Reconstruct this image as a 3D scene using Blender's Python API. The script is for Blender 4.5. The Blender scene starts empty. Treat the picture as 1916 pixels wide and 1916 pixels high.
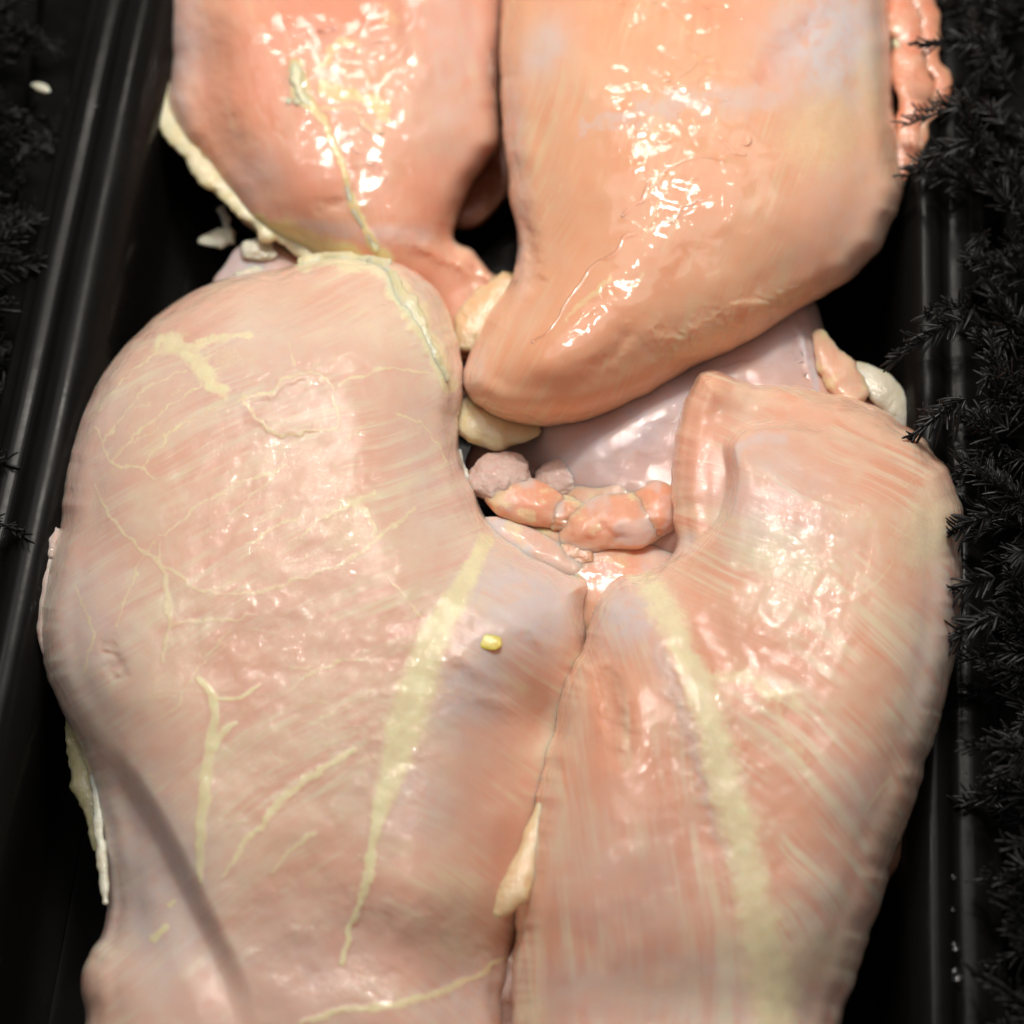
import bpy, math, random
import numpy as np
from mathutils import Vector, Matrix
R = math.radians
sc = bpy.context.scene
# ------------------------------------------------------------------ camera, world, lamps, exposure
PXM = 0.1357e-3                       # metres per photograph pixel at the tray
TILT = R(33.5); FPX = 4928.0          # camera tilt off the vertical, focal length in photograph pixels
DIST = FPX * PXM
fwd = Vector((0, math.sin(TILT), -math.cos(TILT)))
rgt = Vector((1, 0, 0)); upv = rgt.cross(fwd)
TARGET = Vector((0, 0, 0.030))
CAM = TARGET - fwd * DIST
cd = bpy.data.cameras.new('camera'); cam = bpy.data.objects.new('camera', cd); sc.collection.objects.link(cam)
cam.location = CAM
cam.rotation_euler = (TILT, 0, 0)
cd.sensor_width = 36; cd.sensor_height = 36; cd.lens = 36 * FPX / 1916
cd.clip_start = 0.02; cd.clip_end = 20
cd.dof.use_dof = True; cd.dof.focus_distance = 0.645; cd.dof.aperture_fstop = 9.0
sc.camera = cam
w = bpy.data.worlds.new('World'); sc.world = w; w.use_nodes = True
bg = w.node_tree.nodes['Background']; bg.inputs[0].default_value = (1.0, 0.92, 0.88, 1); bg.inputs[1].default_value = 0.19

def area(name, loc, target, sx, sy, power, col):
    l = bpy.data.lights.new(name, 'AREA'); l.shape = 'RECTANGLE'; l.size = sx; l.size_y = sy; l.energy = power; l.color = col
    o = bpy.data.objects.new(name, l); sc.collection.objects.link(o)
    o.location = loc; o.rotation_euler = (Vector(target) - Vector(loc)).to_track_quat('-Z', 'Y').to_euler()
    return o
for (lx, ly, lz, pw) in [(-0.03, 0.56, 0.56, 0.75), (0.03, 0.39, 0.64, 2.3)]:
    area('case_spot_lamp', (lx, ly, lz), (0.0, 0.02, 0.03), 0.17, 0.020, pw, (1.0, 0.93, 0.84))
area('diffuse_case_panel', (-0.02, 0.40, 0.76), (0, 0.04, 0.03), 0.70, 0.45, 2.8, (1.0, 0.94, 0.91))
area('ceiling_lamp', (-0.30, 0.55, 1.3), (0, 0, 0.03), 0.07, 0.07, 1.0, (1.0, 0.92, 0.86))
sc.view_settings.view_transform = 'Standard'; sc.view_settings.look = 'None'
sc.view_settings.exposure = -0.10; sc.view_settings.gamma = 1.0
sc.render.engine = 'CYCLES'

# ------------------------------------------------------------------ helpers
C = sc.collection
def tag(o, label=None, cat=None, group=None, kind=None):
    if label: o['label'] = label
    if cat: o['category'] = cat
    if group: o['group'] = group
    if kind: o['kind'] = kind
    return o
def empty(name, label, cat, px, py, group=None):
    o = bpy.data.objects.new(name, None); C.objects.link(o)
    o.empty_display_size = 0.01
    o.location = to_world(np.array([[px, py, 0.0]]))[0]
    tag(o, label, cat, group); return o
cam_np = np.array(CAM); r_np = np.array(rgt); u_np = np.array(upv); f_np = np.array(fwd)
def rays(p):
    d = f_np[None] + ((p[:, 0:1] - 958) / FPX) * r_np[None] - ((p[:, 1:2] - 958) / FPX) * u_np[None]
    return d
def on_plane(px, py, z):
    """world point where the line of sight through a photograph pixel meets height z"""
    d = rays(np.array([[px, py]], float))[0]
    return cam_np + d * ((z - cam_np[2]) / d[2])
def to_world(p):
    """(px, py, q): traced position and height above the tray floor, in photograph pixels"""
    p = np.asarray(p, float)
    d = rays(p); t = (0 - cam_np[2]) / d[:, 2]
    P = cam_np[None] + d * t[:, None]
    dn = d / np.linalg.norm(d, axis=1)[:, None]
    return P - dn * (p[:, 2:3] * PXM)

def mesh_obj(name, verts, faces, mat, parent=None, smooth=True, attrs=None):
    """faces: list of int arrays (n x 3 / n x 4)"""
    me = bpy.data.meshes.new(name)
    verts = np.asarray(verts, np.float32)
    fl = [np.asarray(f, np.int32) for f in faces if len(f)]
    me.vertices.add(len(verts)); me.vertices.foreach_set('co', verts.ravel())
    tot = sum(f.size for f in fl); npoly = sum(len(f) for f in fl)
    me.loops.add(tot); me.polygons.add(npoly)
    me.loops.foreach_set('vertex_index', np.concatenate([f.ravel() for f in fl]))
    starts = []; s = 0
    for f in fl:
        starts.append(s + np.arange(len(f)) * f.shape[1]); s += f.size
    me.polygons.foreach_set('loop_start', np.concatenate(starts).astype(np.int32))
    me.update(calc_edges=True); me.validate()
    if smooth: me.polygons.foreach_set('use_smooth', np.ones(len(me.polygons), bool))
    for k, a in (attrs or {}).items():
        a = np.asarray(a, np.float32)
        if a.ndim == 1:
            at = me.attributes.new(k, 'FLOAT', 'POINT'); at.data.foreach_set('value', a)
        elif a.shape[1] == 3:
            at = me.attributes.new(k, 'FLOAT_VECTOR', 'POINT'); at.data.foreach_set('vector', a.ravel())
        else:
            at = me.attributes.new(k, 'FLOAT_COLOR', 'POINT'); at.data.foreach_set('color', a.ravel())
    if mat: me.materials.append(mat)
    o = bpy.data.objects.new(name, me); C.objects.link(o)
    if parent:
        o.parent = parent
        o.matrix_parent_inverse = Matrix.Translation(parent.location).inverted()
    return o
def flip_check(V, F):
    tri = F[:, :3]; a, b, c = V[tri[:, 0]], V[tri[:, 1]], V[tri[:, 2]]
    cen = V.mean(0)
    vol = np.einsum('ij,ij->i', a - cen, np.cross(b - cen, c - cen)).sum()
    return F if vol > 0 else F[:, ::-1]

# value noise
def _h(ix, iy, iz, s):
    n = (ix * 374761393 + iy * 668265263 + iz * 2147483647 + s * 1274126177) & 0xffffffff
    n = ((n ^ (n >> 13)) * 1274126177) & 0xffffffff
    return ((n ^ (n >> 16)) & 0xffff) / 65535.0
def vnoise(x, y, z=0.0, s=0):
    x = np.asarray(x, float); y = np.asarray(y, float); z = np.zeros_like(x) + z
    ix, iy, iz = np.floor(x).astype(np.int64), np.floor(y).astype(np.int64), np.floor(z).astype(np.int64)
    fx, fy, fz = x - ix, y - iy, z - iz
    fx, fy, fz = [f * f * f * (f * (f * 6 - 15) + 10) for f in (fx, fy, fz)]
    r = 0
    for a in (0, 1):
        for b in (0, 1):
            for c in (0, 1):
                r = r + _h(ix + a, iy + b, iz + c, s) * (fx if a else 1 - fx) * (fy if b else 1 - fy) * (fz if c else 1 - fz)
    return r * 2 - 1
def fbm(x, y, z=0.0, s=0, o=3):
    r = 0; a = 1; t = 0
    for k in range(o):
        r = r + a * vnoise(np.asarray(x) * 2**k + 17.3 * k, np.asarray(y) * 2**k + 5.1 * k, np.asarray(z) * 2**k, s + k); t += a; a *= 0.5
    return r / t
def sstep(x, a, b):
    t = np.clip((x - a) / (b - a), 0, 1); return t * t * (3 - 2 * t)
def spline(pts, step=6, closed=True):
    P = np.array(pts, float); n = len(P); out = []
    rng_ = range(n) if closed else range(n - 1)
    for i in rng_:
        if closed: p0, p1, p2, p3 = P[i - 1], P[i], P[(i + 1) % n], P[(i + 2) % n]
        else: p0, p1, p2, p3 = P[max(i - 1, 0)], P[i], P[i + 1], P[min(i + 2, n - 1)]
        L = np.linalg.norm((p2 - p1)[:2]); m = max(1, int(L / step))
        t = (np.arange(m) / m)[:, None]
        out.append(0.5 * ((2 * p1) + (-p0 + p2) * t + (2 * p0 - 5 * p1 + 4 * p2 - p3) * t**2 + (-p0 + 3 * p1 - 3 * p2 + p3) * t**3))
    if not closed: out.append(P[-1:])
    return np.concatenate(out)
def seg_dist(X, Y, P, closed=False, extra=None):
    """distance to polyline P (n x 2+); also interpolated extra column and nearest point and normal"""
    A = P; B = np.roll(P, -1, 0)
    if not closed: A = P[:-1]; B = P[1:]
    best = np.full(X.shape, 1e18); nx = np.zeros_like(best); ny = np.zeros_like(best)
    ex = np.zeros_like(best); sx = np.zeros_like(best); sy = np.zeros_like(best)
    for a, b in zip(A, B):
        dx, dy = b[0] - a[0], b[1] - a[1]; L = dx * dx + dy * dy
        if L < 1e-9: continue
        t = np.clip(((X - a[0]) * dx + (Y - a[1]) * dy) / L, 0, 1)
        qx = a[0] + t * dx; qy = a[1] + t * dy
        d = (X - qx)**2 + (Y - qy)**2
        m = d < best
        best = np.where(m, d, best); nx = np.where(m, qx, nx); ny = np.where(m, qy, ny)
        sx = np.where(m, dx, sx); sy = np.where(m, dy, sy)
        if a.shape[0] > 2: ex = np.where(m, a[2] + t * (b[2] - a[2]), ex)
    return np.sqrt(best), nx, ny, ex, sx, sy
def line_field(X, Y, pts, warp=None, step=14, soft=False):
    """0..1 profile round a polyline of (x, y, halfwidth)"""
    P = spline(pts, step, False)
    out = np.zeros(X.shape)
    wmax = P[:, 2].max() * 2.6 + 8
    m = (X > P[:, 0].min() - wmax) & (X < P[:, 0].max() + wmax) & (Y > P[:, 1].min() - wmax) & (Y < P[:, 1].max() + wmax)
    if not m.any(): return out
    x, y = X[m], Y[m]
    if warp: x = x + warp * fbm(x / 22, y / 22, 0, 5); y = y + warp * fbm(x / 22, y / 22, 9, 8)
    d, _, _, wd, _, _ = seg_dist(x, y, P)
    if soft:
        ends = np.minimum(np.hypot(x - P[0, 0], y - P[0, 1]), np.hypot(x - P[-1, 0], y - P[-1, 1]))
        L = np.linalg.norm(P[-1, :2] - P[0, :2])
        out[m] = np.exp(-(d / np.maximum(wd, 0.5))**2) * sstep(ends, -0.1 * L, 0.3 * L)
    else:
        k = np.clip((wd - 6) / 12, 0, 1)
        out[m] = 1 - sstep(d / np.maximum(wd, 0.5), 0.35 - 0.3 * k, 1.5 + 0.4 * k)
    return out
def side(X, Y, pts):
    """signed distance to an open polyline, positive on its right as one walks along it in the picture"""
    P = spline(pts, 16, False)
    d, nx, ny, _, sx, sy = seg_dist(X, Y, P)
    return d * np.sign(sx * (Y - ny) - sy * (X - nx) + 1e-9)
def blob_field(X, Y, cx, cy, rx, ry, ang=0.0):
    c, s = math.cos(R(ang)), math.sin(R(ang))
    u = ((X - cx) * c + (Y - cy) * s) / rx; v = (-(X - cx) * s + (Y - cy) * c) / ry
    return np.exp(-(u * u + v * v))
def inside(X, Y, P):
    ins = np.zeros(X.shape, bool); n = len(P)
    for i in range(n):
        x0, y0 = P[i - 1]; x1, y1 = P[i]
        if y0 == y1: continue
        c = ((y0 > Y) != (y1 > Y))
        ins ^= c & (X < (x1 - x0) * (Y - y0) / (y1 - y0) + x0)
    return ins
def blur(a, wgt, r):
    def bx(z):
        for ax in (0, 1):
            for _ in range(2):
                pad = [(0, 0), (0, 0)]; pad[ax] = (r + 1, r)
                cs = np.cumsum(np.pad(z, pad), axis=ax)
                z = (cs[2*r+1:] - cs[:-2*r-1]) / (2*r+1) if ax == 0 else (cs[:, 2*r+1:] - cs[:, :-2*r-1]) / (2*r+1)
        return z
    return bx(a * wgt) / np.maximum(bx(wgt), 1e-6)

# ------------------------------------------------------------------ materials
class NT:
    def __init__(s, name):
        s.m = bpy.data.materials.new(name); s.m.use_nodes = True; s.t = s.m.node_tree; s.t.nodes.clear()
        s.out = s.n('ShaderNodeOutputMaterial')
    def n(s, t, **k):
        x = s.t.nodes.new(t)
        for a, b in k.items(): setattr(x, a, b)
        return x
    def put(s, sock, v):
        if isinstance(v, bpy.types.NodeSocket): s.t.links.new(v, sock)
        elif isinstance(v, (tuple, list)) and len(v) == 3 and sock.type == 'RGBA': sock.default_value = (*v, 1)
        else: sock.default_value = v
    def attr(s, name, out='Fac'): return s.n('ShaderNodeAttribute', attribute_name=name).outputs[out]
    def math(s, op, a, b=0.0, c=None, clamp=False):
        x = s.n('ShaderNodeMath', operation=op, use_clamp=clamp); s.put(x.inputs[0], a); s.put(x.inputs[1], b)
        if c is not None: s.put(x.inputs[2], c)
        return x.outputs[0]
    def vmul(s, v, k):
        x = s.n('ShaderNodeVectorMath', operation='MULTIPLY'); s.put(x.inputs[0], v); x.inputs[1].default_value = k; return x.outputs[0]
    def vadd(s, v, k):
        x = s.n('ShaderNodeVectorMath', operation='ADD'); s.put(x.inputs[0], v); s.put(x.inputs[1], k); return x.outputs[0]
    def noise(s, v, scale, detail=2.0, rough=0.5, dist=0.0, col=False):
        x = s.n('ShaderNodeTexNoise'); s.put(x.inputs['Vector'], v); x.inputs['Scale'].default_value = scale
        x.inputs['Detail'].default_value = detail; x.inputs['Roughness'].default_value = rough; x.inputs['Distortion'].default_value = dist
        return x.outputs['Color' if col else 'Fac']
    def ramp(s, f, a, b, lo=0.0, hi=1.0):
        x = s.n('ShaderNodeMapRange', interpolation_type='SMOOTHSTEP'); s.put(x.inputs[0], f)
        x.inputs[1].default_value = a; x.inputs[2].default_value = b; x.inputs[3].default_value = lo; x.inputs[4].default_value = hi
        return x.outputs[0]
    def mix(s, f, a, b):
        x = s.n('ShaderNodeMix', data_type='RGBA'); s.put(x.inputs[0], f); s.put(x.inputs[6], a); s.put(x.inputs[7], b); return x.outputs[2]
    def bump(s, h, strength, dist, normal=None):
        x = s.n('ShaderNodeBump'); s.put(x.inputs['Height'], h); x.inputs['Strength'].default_value = strength; x.inputs['Distance'].default_value = dist
        if normal is not None: s.put(x.inputs['Normal'], normal)
        return x.outputs[0]
    def bsdf(s, **k):
        p = s.n('ShaderNodeBsdfPrincipled')
        for a, b in k.items(): s.put(p.inputs[a.replace('_', ' ')], b)
        s.t.links.new(p.outputs[0], s.out.inputs[0]); return p

def meat_mat(name, deep, pale, mem, fatc, redc, fibre=1.0, wet=1.0, ragged=1.0, fsc=(22, 1.6), wav=0.8):
    """raw poultry flesh: attribute 'msk' = fat, membrane, red, fleck ; 'fib' = across / along the fibres ; 'pos' = traced place"""
    s = NT(name)
    pos = s.attr('pos', 'Vector'); fib = s.attr('fib', 'Vector')
    sep = s.n('ShaderNodeSeparateColor'); s.put(sep.inputs[0], s.attr('msk', 'Color'))
    fat, memb, red = sep.outputs[0], sep.outputs[1], sep.outputs[2]
    fleck = s.attr('msk', 'Alpha')
    big = s.noise(pos, 0.55, 3, 0.55)
    mid = s.noise(pos, 3.0, 3, 0.6)
    fine = s.noise(pos, 16.0, 3, 0.6)
    f1 = s.noise(s.vmul(fib, (fsc[0], fsc[1], 1)), 0.22, 3, 0.6, 0.3)
    f2 = s.noise(s.vmul(fib, (fsc[0] * 3.2, fsc[1] * 2, 1)), 0.22, 2, 0.6, 0.2)
    fm = s.math('ADD', s.math('MULTIPLY', f1, 0.65), s.math('MULTIPLY', f2, 0.35))
    fsel = s.ramp(s.noise(s.vadd(pos, (7.0, 3.0, 0)), 0.8, 2, 0.6), 0.36, 0.62)
    v = s.math('ADD', s.math('MULTIPLY', big, 0.55), s.math('MULTIPLY', mid, 0.25))
    v = s.math('ADD', v, s.math('MULTIPLY', s.math('MULTIPLY', s.math('SUBTRACT', fm, 0.5), fsel), 1.3 * fibre))
    v = s.ramp(v, 0.22, 0.62)
    col = s.mix(v, deep, pale)
    # cream threads of connective tissue that follow the fibres
    thr = s.math('MULTIPLY', s.math('MAXIMUM', s.ramp(f1, 0.54, 0.70), s.math('MULTIPLY', s.ramp(f2, 0.56, 0.68), 0.7)), s.math('MULTIPLY', fsel, min(0.8, 0.5 * fibre)))
    col = s.mix(thr, col, fatc)
    rr = s.math('MULTIPLY', red, s.ramp(mid, 0.2, 0.7, 0.6, 1.0))
    col = s.mix(rr, col, redc)
    mm = s.math('MULTIPLY', memb, s.ramp(s.noise(pos, 2.1, 4, 0.65, 0.6), 0.25, 0.62, 0.35, 1.0))
    col = s.mix(mm, col, mem)
    ff = s.ramp(s.math('ADD', fat, s.math('MULTIPLY', s.math('SUBTRACT', fine, 0.5), 0.5)), 0.10, 0.80)
    col = s.mix(s.math('MULTIPLY', ff, 0.92), col, s.mix(s.ramp(mid, 0.3, 0.7), fatc, tuple(min(1, c * 1.12) for c in fatc)))
    # small torn flecks of fascia
    fk = s.math('MULTIPLY', s.ramp(s.noise(pos, 7.5, 4, 0.7, 0.8), 0.56, 0.66), fleck)
    col = s.mix(s.math('MULTIPLY', fk, 0.6), col, (0.80, 0.68, 0.52))
    # relief
    hgt = s.math('ADD', s.math('MULTIPLY', fm, 0.5 * fibre), s.math('ADD', s.math('MULTIPLY', fine, 0.16), s.math('MULTIPLY', ff, 0.12)))
    n1 = s.bump(hgt, 0.5, 0.00030)
    wv = s.noise(pos, 2.2, 1.0, 0.5, 0.3)
    wf = s.noise(pos, 6.0, 2.5, 0.55, 1.4)
    ch = s.math('ADD', s.math('MULTIPLY', wv, wav), s.math('ADD', s.math('MULTIPLY', wf, 0.62 * ragged), s.math('ADD', s.math('MULTIPLY', s.noise(pos, 17.0, 2.0, 0.6, 0.8), 0.22 * max(0.0, ragged - 0.3)), s.math('MULTIPLY', s.math('ADD', f1, fk), 0.045))))
    n2 = s.bump(ch, 1.0, 0.00075)
    p = s.bsdf(Base_Color=col, Roughness=0.62, Normal=n1, Coat_Weight=wet, Coat_Roughness=0.035, Coat_IOR=1.36, Coat_Normal=n2,
               Subsurface_Weight=0.92, Subsurface_Scale=0.0045, Specular_IOR_Level=0.25)
    p.inputs['Subsurface Radius'].default_value = (1.0, 0.42, 0.24)
    return s.m
PALE = (0.80, 0.56, 0.42); DEEP = (0.78, 0.40, 0.25); MEM = (0.74, 0.64, 0.62); FAT = (0.87, 0.71, 0.42); RED = (0.82, 0.33, 0.19)
M_left = meat_mat('pale_pink_breast_flesh', (0.83, 0.50, 0.37), (0.86, 0.70, 0.53), MEM, (0.87, 0.77, 0.49), (0.80, 0.40, 0.27), 0.9, 1.0, 0.50, wav=1.15)
M_right = meat_mat('banded_breast_flesh', (0.85, 0.45, 0.30), (0.87, 0.67, 0.49), MEM, (0.87, 0.76, 0.50), (0.80, 0.35, 0.21), 1.8, 1.0, 0.46, (16, 1.0), wav=1.15)
M_top = meat_mat('peach_breast_flesh', (0.86, 0.43, 0.25), (0.86, 0.54, 0.35), MEM, (0.82, 0.64, 0.36), RED, 0.85, 1.0, 0.13, wav=1.0)
M_rosy = meat_mat('rosy_breast_flesh', (0.84, 0.39, 0.25), (0.85, 0.54, 0.38), MEM, (0.80, 0.66, 0.34), (0.83, 0.34, 0.22), 0.5, 1.0, 0.18)
M_under = meat_mat('mauve_membrane_flesh', (0.66, 0.40, 0.33), (0.72, 0.50, 0.43), (0.66, 0.58, 0.60), FAT, RED, 0.5, 1.0, 0.35)
M_trim = meat_mat('orange_trim_flesh', (0.84, 0.42, 0.27), (0.86, 0.60, 0.45), MEM, FAT, (0.86, 0.34, 0.19), 0.5, 1.0, 0.5)
def lump_mat(name, a, b, scale=0.003, rough=0.4, coat=0.8, sc_=4.0, bmp=0.0006):
    s = NT(name); pos = s.attr('pos', 'Vector')
    v = s.noise(pos, sc_, 4, 0.6, 0.3); f = s.noise(pos, sc_ * 5, 3, 0.6)
    col = s.mix(s.ramp(v, 0.3, 0.7), a, b)
    n = s.bump(s.math('ADD', v, s.math('MULTIPLY', f, 0.35)), 0.8, bmp)
    p = s.bsdf(Base_Color=col, Roughness=rough, Normal=n, Coat_Weight=coat, Coat_Roughness=0.12, Coat_Normal=n, Subsurface_Weight=0.8, Subsurface_Scale=scale)
    p.inputs['Subsurface Radius'].default_value = (1.0, 0.6, 0.3)
    return s.m
M_fat = lump_mat('cream_fat', (0.84, 0.70, 0.40), (0.86, 0.77, 0.54), coat=0.4)
M_fatp = lump_mat('pale_fat', (0.72, 0.66, 0.50), (0.80, 0.76, 0.62))
M_fato = lump_mat('orange_fat', (0.86, 0.58, 0.32), (0.86, 0.68, 0.42))
M_fatg = lump_mat('greenish_fat', (0.62, 0.58, 0.30), (0.70, 0.64, 0.42))
M_spot = lump_mat('egg_yellow_fat', (0.86, 0.64, 0.06), (0.88, 0.72, 0.14), 0.001, 0.4, 0.3, 4.0, 0.0002)
M_pocket = lump_mat('wet_orange_flesh', (0.72, 0.32, 0.17), (0.85, 0.52, 0.34), 0.003, 0.3, 1.0, 5.0)
M_flesh = lump_mat('torn_flesh', (0.85, 0.30, 0.17), (0.86, 0.46, 0.30), 0.004, 0.35, 1.0, 2.4, 0.0009)
M_brown = lump_mat('brown_shaded_flesh', (0.45, 0.20, 0.12), (0.52, 0.28, 0.19), 0.003)  # darker copy of the flesh, shade of the gaps put into its colour
def ice():
    s = NT('frosted_ice'); pos = s.attr('pos', 'Vector')
    v = s.noise(pos, 14, 5, 0.7)
    n = s.bump(s.noise(pos, 24, 4, 0.7), 0.7, 0.0004)
    s.bsdf(Base_Color=s.mix(s.ramp(v, 0.25, 0.75), (0.78, 0.50, 0.40), (0.82, 0.66, 0.60)), Roughness=0.3, Normal=n, Transmission_Weight=0.12, Coat_Weight=1.0, Coat_Roughness=0.05, Coat_Normal=n, IOR=1.31, Subsurface_Weight=0.5, Subsurface_Scale=0.003)
    return s.m
M_ice = ice()
def juice():
    s = NT('clear_meat_juice')
    tr = s.n('ShaderNodeBsdfTransparent'); gl = s.n('ShaderNodeBsdfGlossy'); gl.inputs['Roughness'].default_value = 0.10
    fr = s.n('ShaderNodeFresnel'); fr.inputs['IOR'].default_value = 1.40
    mx = s.n('ShaderNodeMixShader'); s.put(mx.inputs[0], fr.outputs[0]); s.put(mx.inputs[1], tr.outputs[0]); s.put(mx.inputs[2], gl.outputs[0])
    s.t.links.new(mx.outputs[0], s.out.inputs[0]); return s.m
M_juice = juice()
def plastic(name, col, rough, bmp=0.0, sc_=60, spec=0.5):
    s = NT(name); tc = s.n('ShaderNodeTexCoord').outputs['Object']
    v = s.noise(tc, sc_, 4, 0.6); r = s.ramp(s.noise(tc, 25, 4, 0.65), 0.3, 0.7, rough * 0.75, rough * 1.5)
    kw = dict(Base_Color=s.mix(v, col, tuple(c * 1.5 for c in col)), Roughness=r)
    if bmp: kw['Normal'] = s.bump(v, 0.4, bmp)
    kw['Specular_IOR_Level'] = spec
    s.bsdf(**kw); return s.m
M_tray = plastic('black_tray_plastic', (0.006, 0.0056, 0.0052), 0.22, 0.0004, 45, 0.08)
M_reflection = plastic('reflection_grey_plastic', (0.022, 0.020, 0.018), 0.6, 0.0003, 60, 0.3)  # lighter matte grey that imitates a soft reflection in the tray
M_leaf = plastic('black_leaf_plastic', (0.005, 0.0052, 0.0052), 0.46)
M_case = plastic('dark_case_floor', (0.004, 0.004, 0.004), 0.8, spec=0.1)

# ------------------------------------------------------------------ flesh pieces grown from their outlines
class Piece: pass
def grow(name, mat, parent, poly, H, Rr, q0, cell=3.0, tilt=(0, 0), bumps=(), marks=(), fibc=None, fib2=None, rim=30, rough=2.0, soft=9, seed=0, smooth=30, jag=0.0):
    P = spline(poly, 9, True)
    if rough:
        t = np.cumsum(np.linalg.norm(P - np.roll(P, 1, 0), axis=1))
        d = np.roll(P, -1, 0) - np.roll(P, 1, 0); nn = np.stack([-d[:, 1], d[:, 0]], 1); nn /= np.linalg.norm(nn, axis=1)[:, None] + 1e-9
        P = P + nn * (rough * fbm(t / 40, t * 0 + seed, 0, seed, 3) * 1.6)[:, None]
    area_ = 0.5 * np.sum(P[:, 0] * np.roll(P[:, 1], -1) - np.roll(P[:, 0], -1) * P[:, 1])
    if area_ < 0: P = P[::-1].copy()
    x0, y0 = P.min(0) - 2 * cell; x1, y1 = P.max(0) + 2 * cell
    gx = np.arange(x0, x1 + cell, cell); gy = np.arange(y0, y1 + cell, cell)
    X, Y = np.meshgrid(gx, gy)
    ins = inside(X, Y, P)
    pad = np.pad(ins, 1); nb = np.zeros_like(ins)
    for a in (0, 1, 2):
        for b in (0, 1, 2): nb |= pad[a:a + ins.shape[0], b:b + ins.shape[1]]
    sel = nb
    xs, ys = X[sel], Y[sel]
    d, nx, ny, _, sx, sy = seg_dist(xs, ys, P, True)
    outm = ~ins[sel]
    xs = np.where(outm, nx, xs); ys = np.where(outm, ny, ys); d = np.where(outm, 0, d)
    D = np.zeros(X.shape); D[sel] = d
    s_ = np.clip(D / (Rr(X, Y) if callable(Rr) else Rr), 0, 1)
    h = H * np.sqrt(np.clip(1 - (1 - s_)**2, 0, 1))
    wgt = ins.astype(float)
    hs = blur(h, wgt, max(1, int(smooth / cell)))
    lam = sstep(D, 12, 70)
    h = h * (1 - lam) + hs * lam
    XX = X.copy(); YY = Y.copy(); XX[sel] = xs; YY[sel] = ys
    edge = sstep(D, 0, 28)
    h = h + edge * (soft * fbm(XX / 120, YY / 120, seed, seed + 3, 3))
    fat = np.zeros(X.shape); mem = fat.copy(); red = fat.copy(); fl = fat.copy()
    for b in bumps:
        if b[0] == 'f': h = h + b[1](XX, YY) * edge
        elif b[0] == 'F': h = h + b[1](XX, YY)
        elif b[0] == 'g': h = h + edge * b[6] * blob_field(XX, YY, b[1], b[2], b[3], b[4], b[5])
        elif b[0] == 'l': h = h + (edge if len(b) < 5 else 1) * b[3] * line_field(XX, YY, [(p[0], p[1], b[2] if len(p) < 3 else p[2]) for p in b[1]], 10 if len(b) < 5 else b[4], soft=True)
    for m in marks:
        kind = m[0]
        if m[1] == 'l': f = line_field(XX, YY, m[2], m[4] if len(m) > 4 else 6); 
        else: f = np.clip(blob_field(XX, YY, *m[2]) * 1.25, 0, 1)
        f = f * m[3]
        if kind == 'fat':
            fat = np.maximum(fat, f)
            if m[1] == 'l': h = h + edge * f * min(2.0, 0.12 * max(p[2] for p in m[2]))
        elif kind == 'mem': mem = np.maximum(mem, f)
        elif kind == 'red': red = np.maximum(red, f)
        elif kind == 'fl': fl = np.maximum(fl, f)
    idx = -np.ones(X.shape, np.int64); idx[sel] = np.arange(sel.sum())
    a, b, c, e = idx[:-1, :-1], idx[1:, :-1], idx[1:, 1:], idx[:-1, 1:]
    ii = ins[:-1, :-1] | ins[1:, :-1] | ins[1:, 1:] | ins[:-1, 1:]
    ok = (a >= 0) & (b >= 0) & (c >= 0) & (e >= 0) & ii
    F = np.stack([a[ok], b[ok], c[ok], e[ok]], 1)
    hv = h[sel]
    qv = q0 + tilt[0] * (xs - P[:, 0].mean()) + tilt[1] * (ys - P[:, 1].mean())
    # rim and underside
    E = np.concatenate([F[:, [0, 1]], F[:, [1, 2]], F[:, [2, 3]], F[:, [3, 0]]])
    key = np.sort(E, 1); k = key[:, 0] * (len(xs) + 1) + key[:, 1]
    _, inv, cnt = np.unique(k, return_inverse=True, return_counts=True)
    be = E[cnt[inv] == 1]
    bv = np.unique(be); rmap = -np.ones(len(xs), np.int64); rmap[bv] = np.arange(len(bv))
    ln = np.sqrt(sx**2 + sy**2) + 1e-9
    inx = (-sy / ln)[bv]; iny = (sx / ln)[bv]
    V = [np.stack([xs, ys, qv + hv], 1)]
    base = len(xs); faces = [F]; prev = bv
    low = be
    nr = 5
    for r in range(1, nr + 1):
        an = r / nr * math.pi / 2
        o = rim * 0.9 * (1 - math.cos(an)); dn = rim * 1.3 * math.sin(an)
        V.append(np.stack([xs[bv] + inx * o, ys[bv] + iny * o, (qv + hv)[bv] - dn], 1))
        cur = base + rmap[be]
        faces.append(np.stack([low[:, 1], low[:, 0], cur[:, 0], cur[:, 1]], 1))
        low = cur; base += len(bv)
    V.append(np.array([[P[:, 0].mean(), P[:, 1].mean(), q0 - rim * 1.3]]))
    T = np.stack([low[:, 1], low[:, 0], np.full(len(low), base)], 1)
    V = np.concatenate(V)
    n = len(V)
    def ext(v): return np.concatenate([v] + [v[bv]] * nr + [[0.0]])
    msk = np.stack([ext(fat[sel]), ext(mem[sel]), ext(red[sel]), ext(fl[sel])], 1)
    fx, fy = fibc if fibc else (P[:, 0].mean() + 3000, P[:, 1].mean() + 800)
    rad = np.hypot(V[:, 0] - fx, V[:, 1] - fy); th = np.arctan2(V[:, 1] - fy, V[:, 0] - fx)
    th = np.where(th < -1.5, th + 2 * math.pi, th)
    sc_th = float(np.mean(rad))
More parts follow.
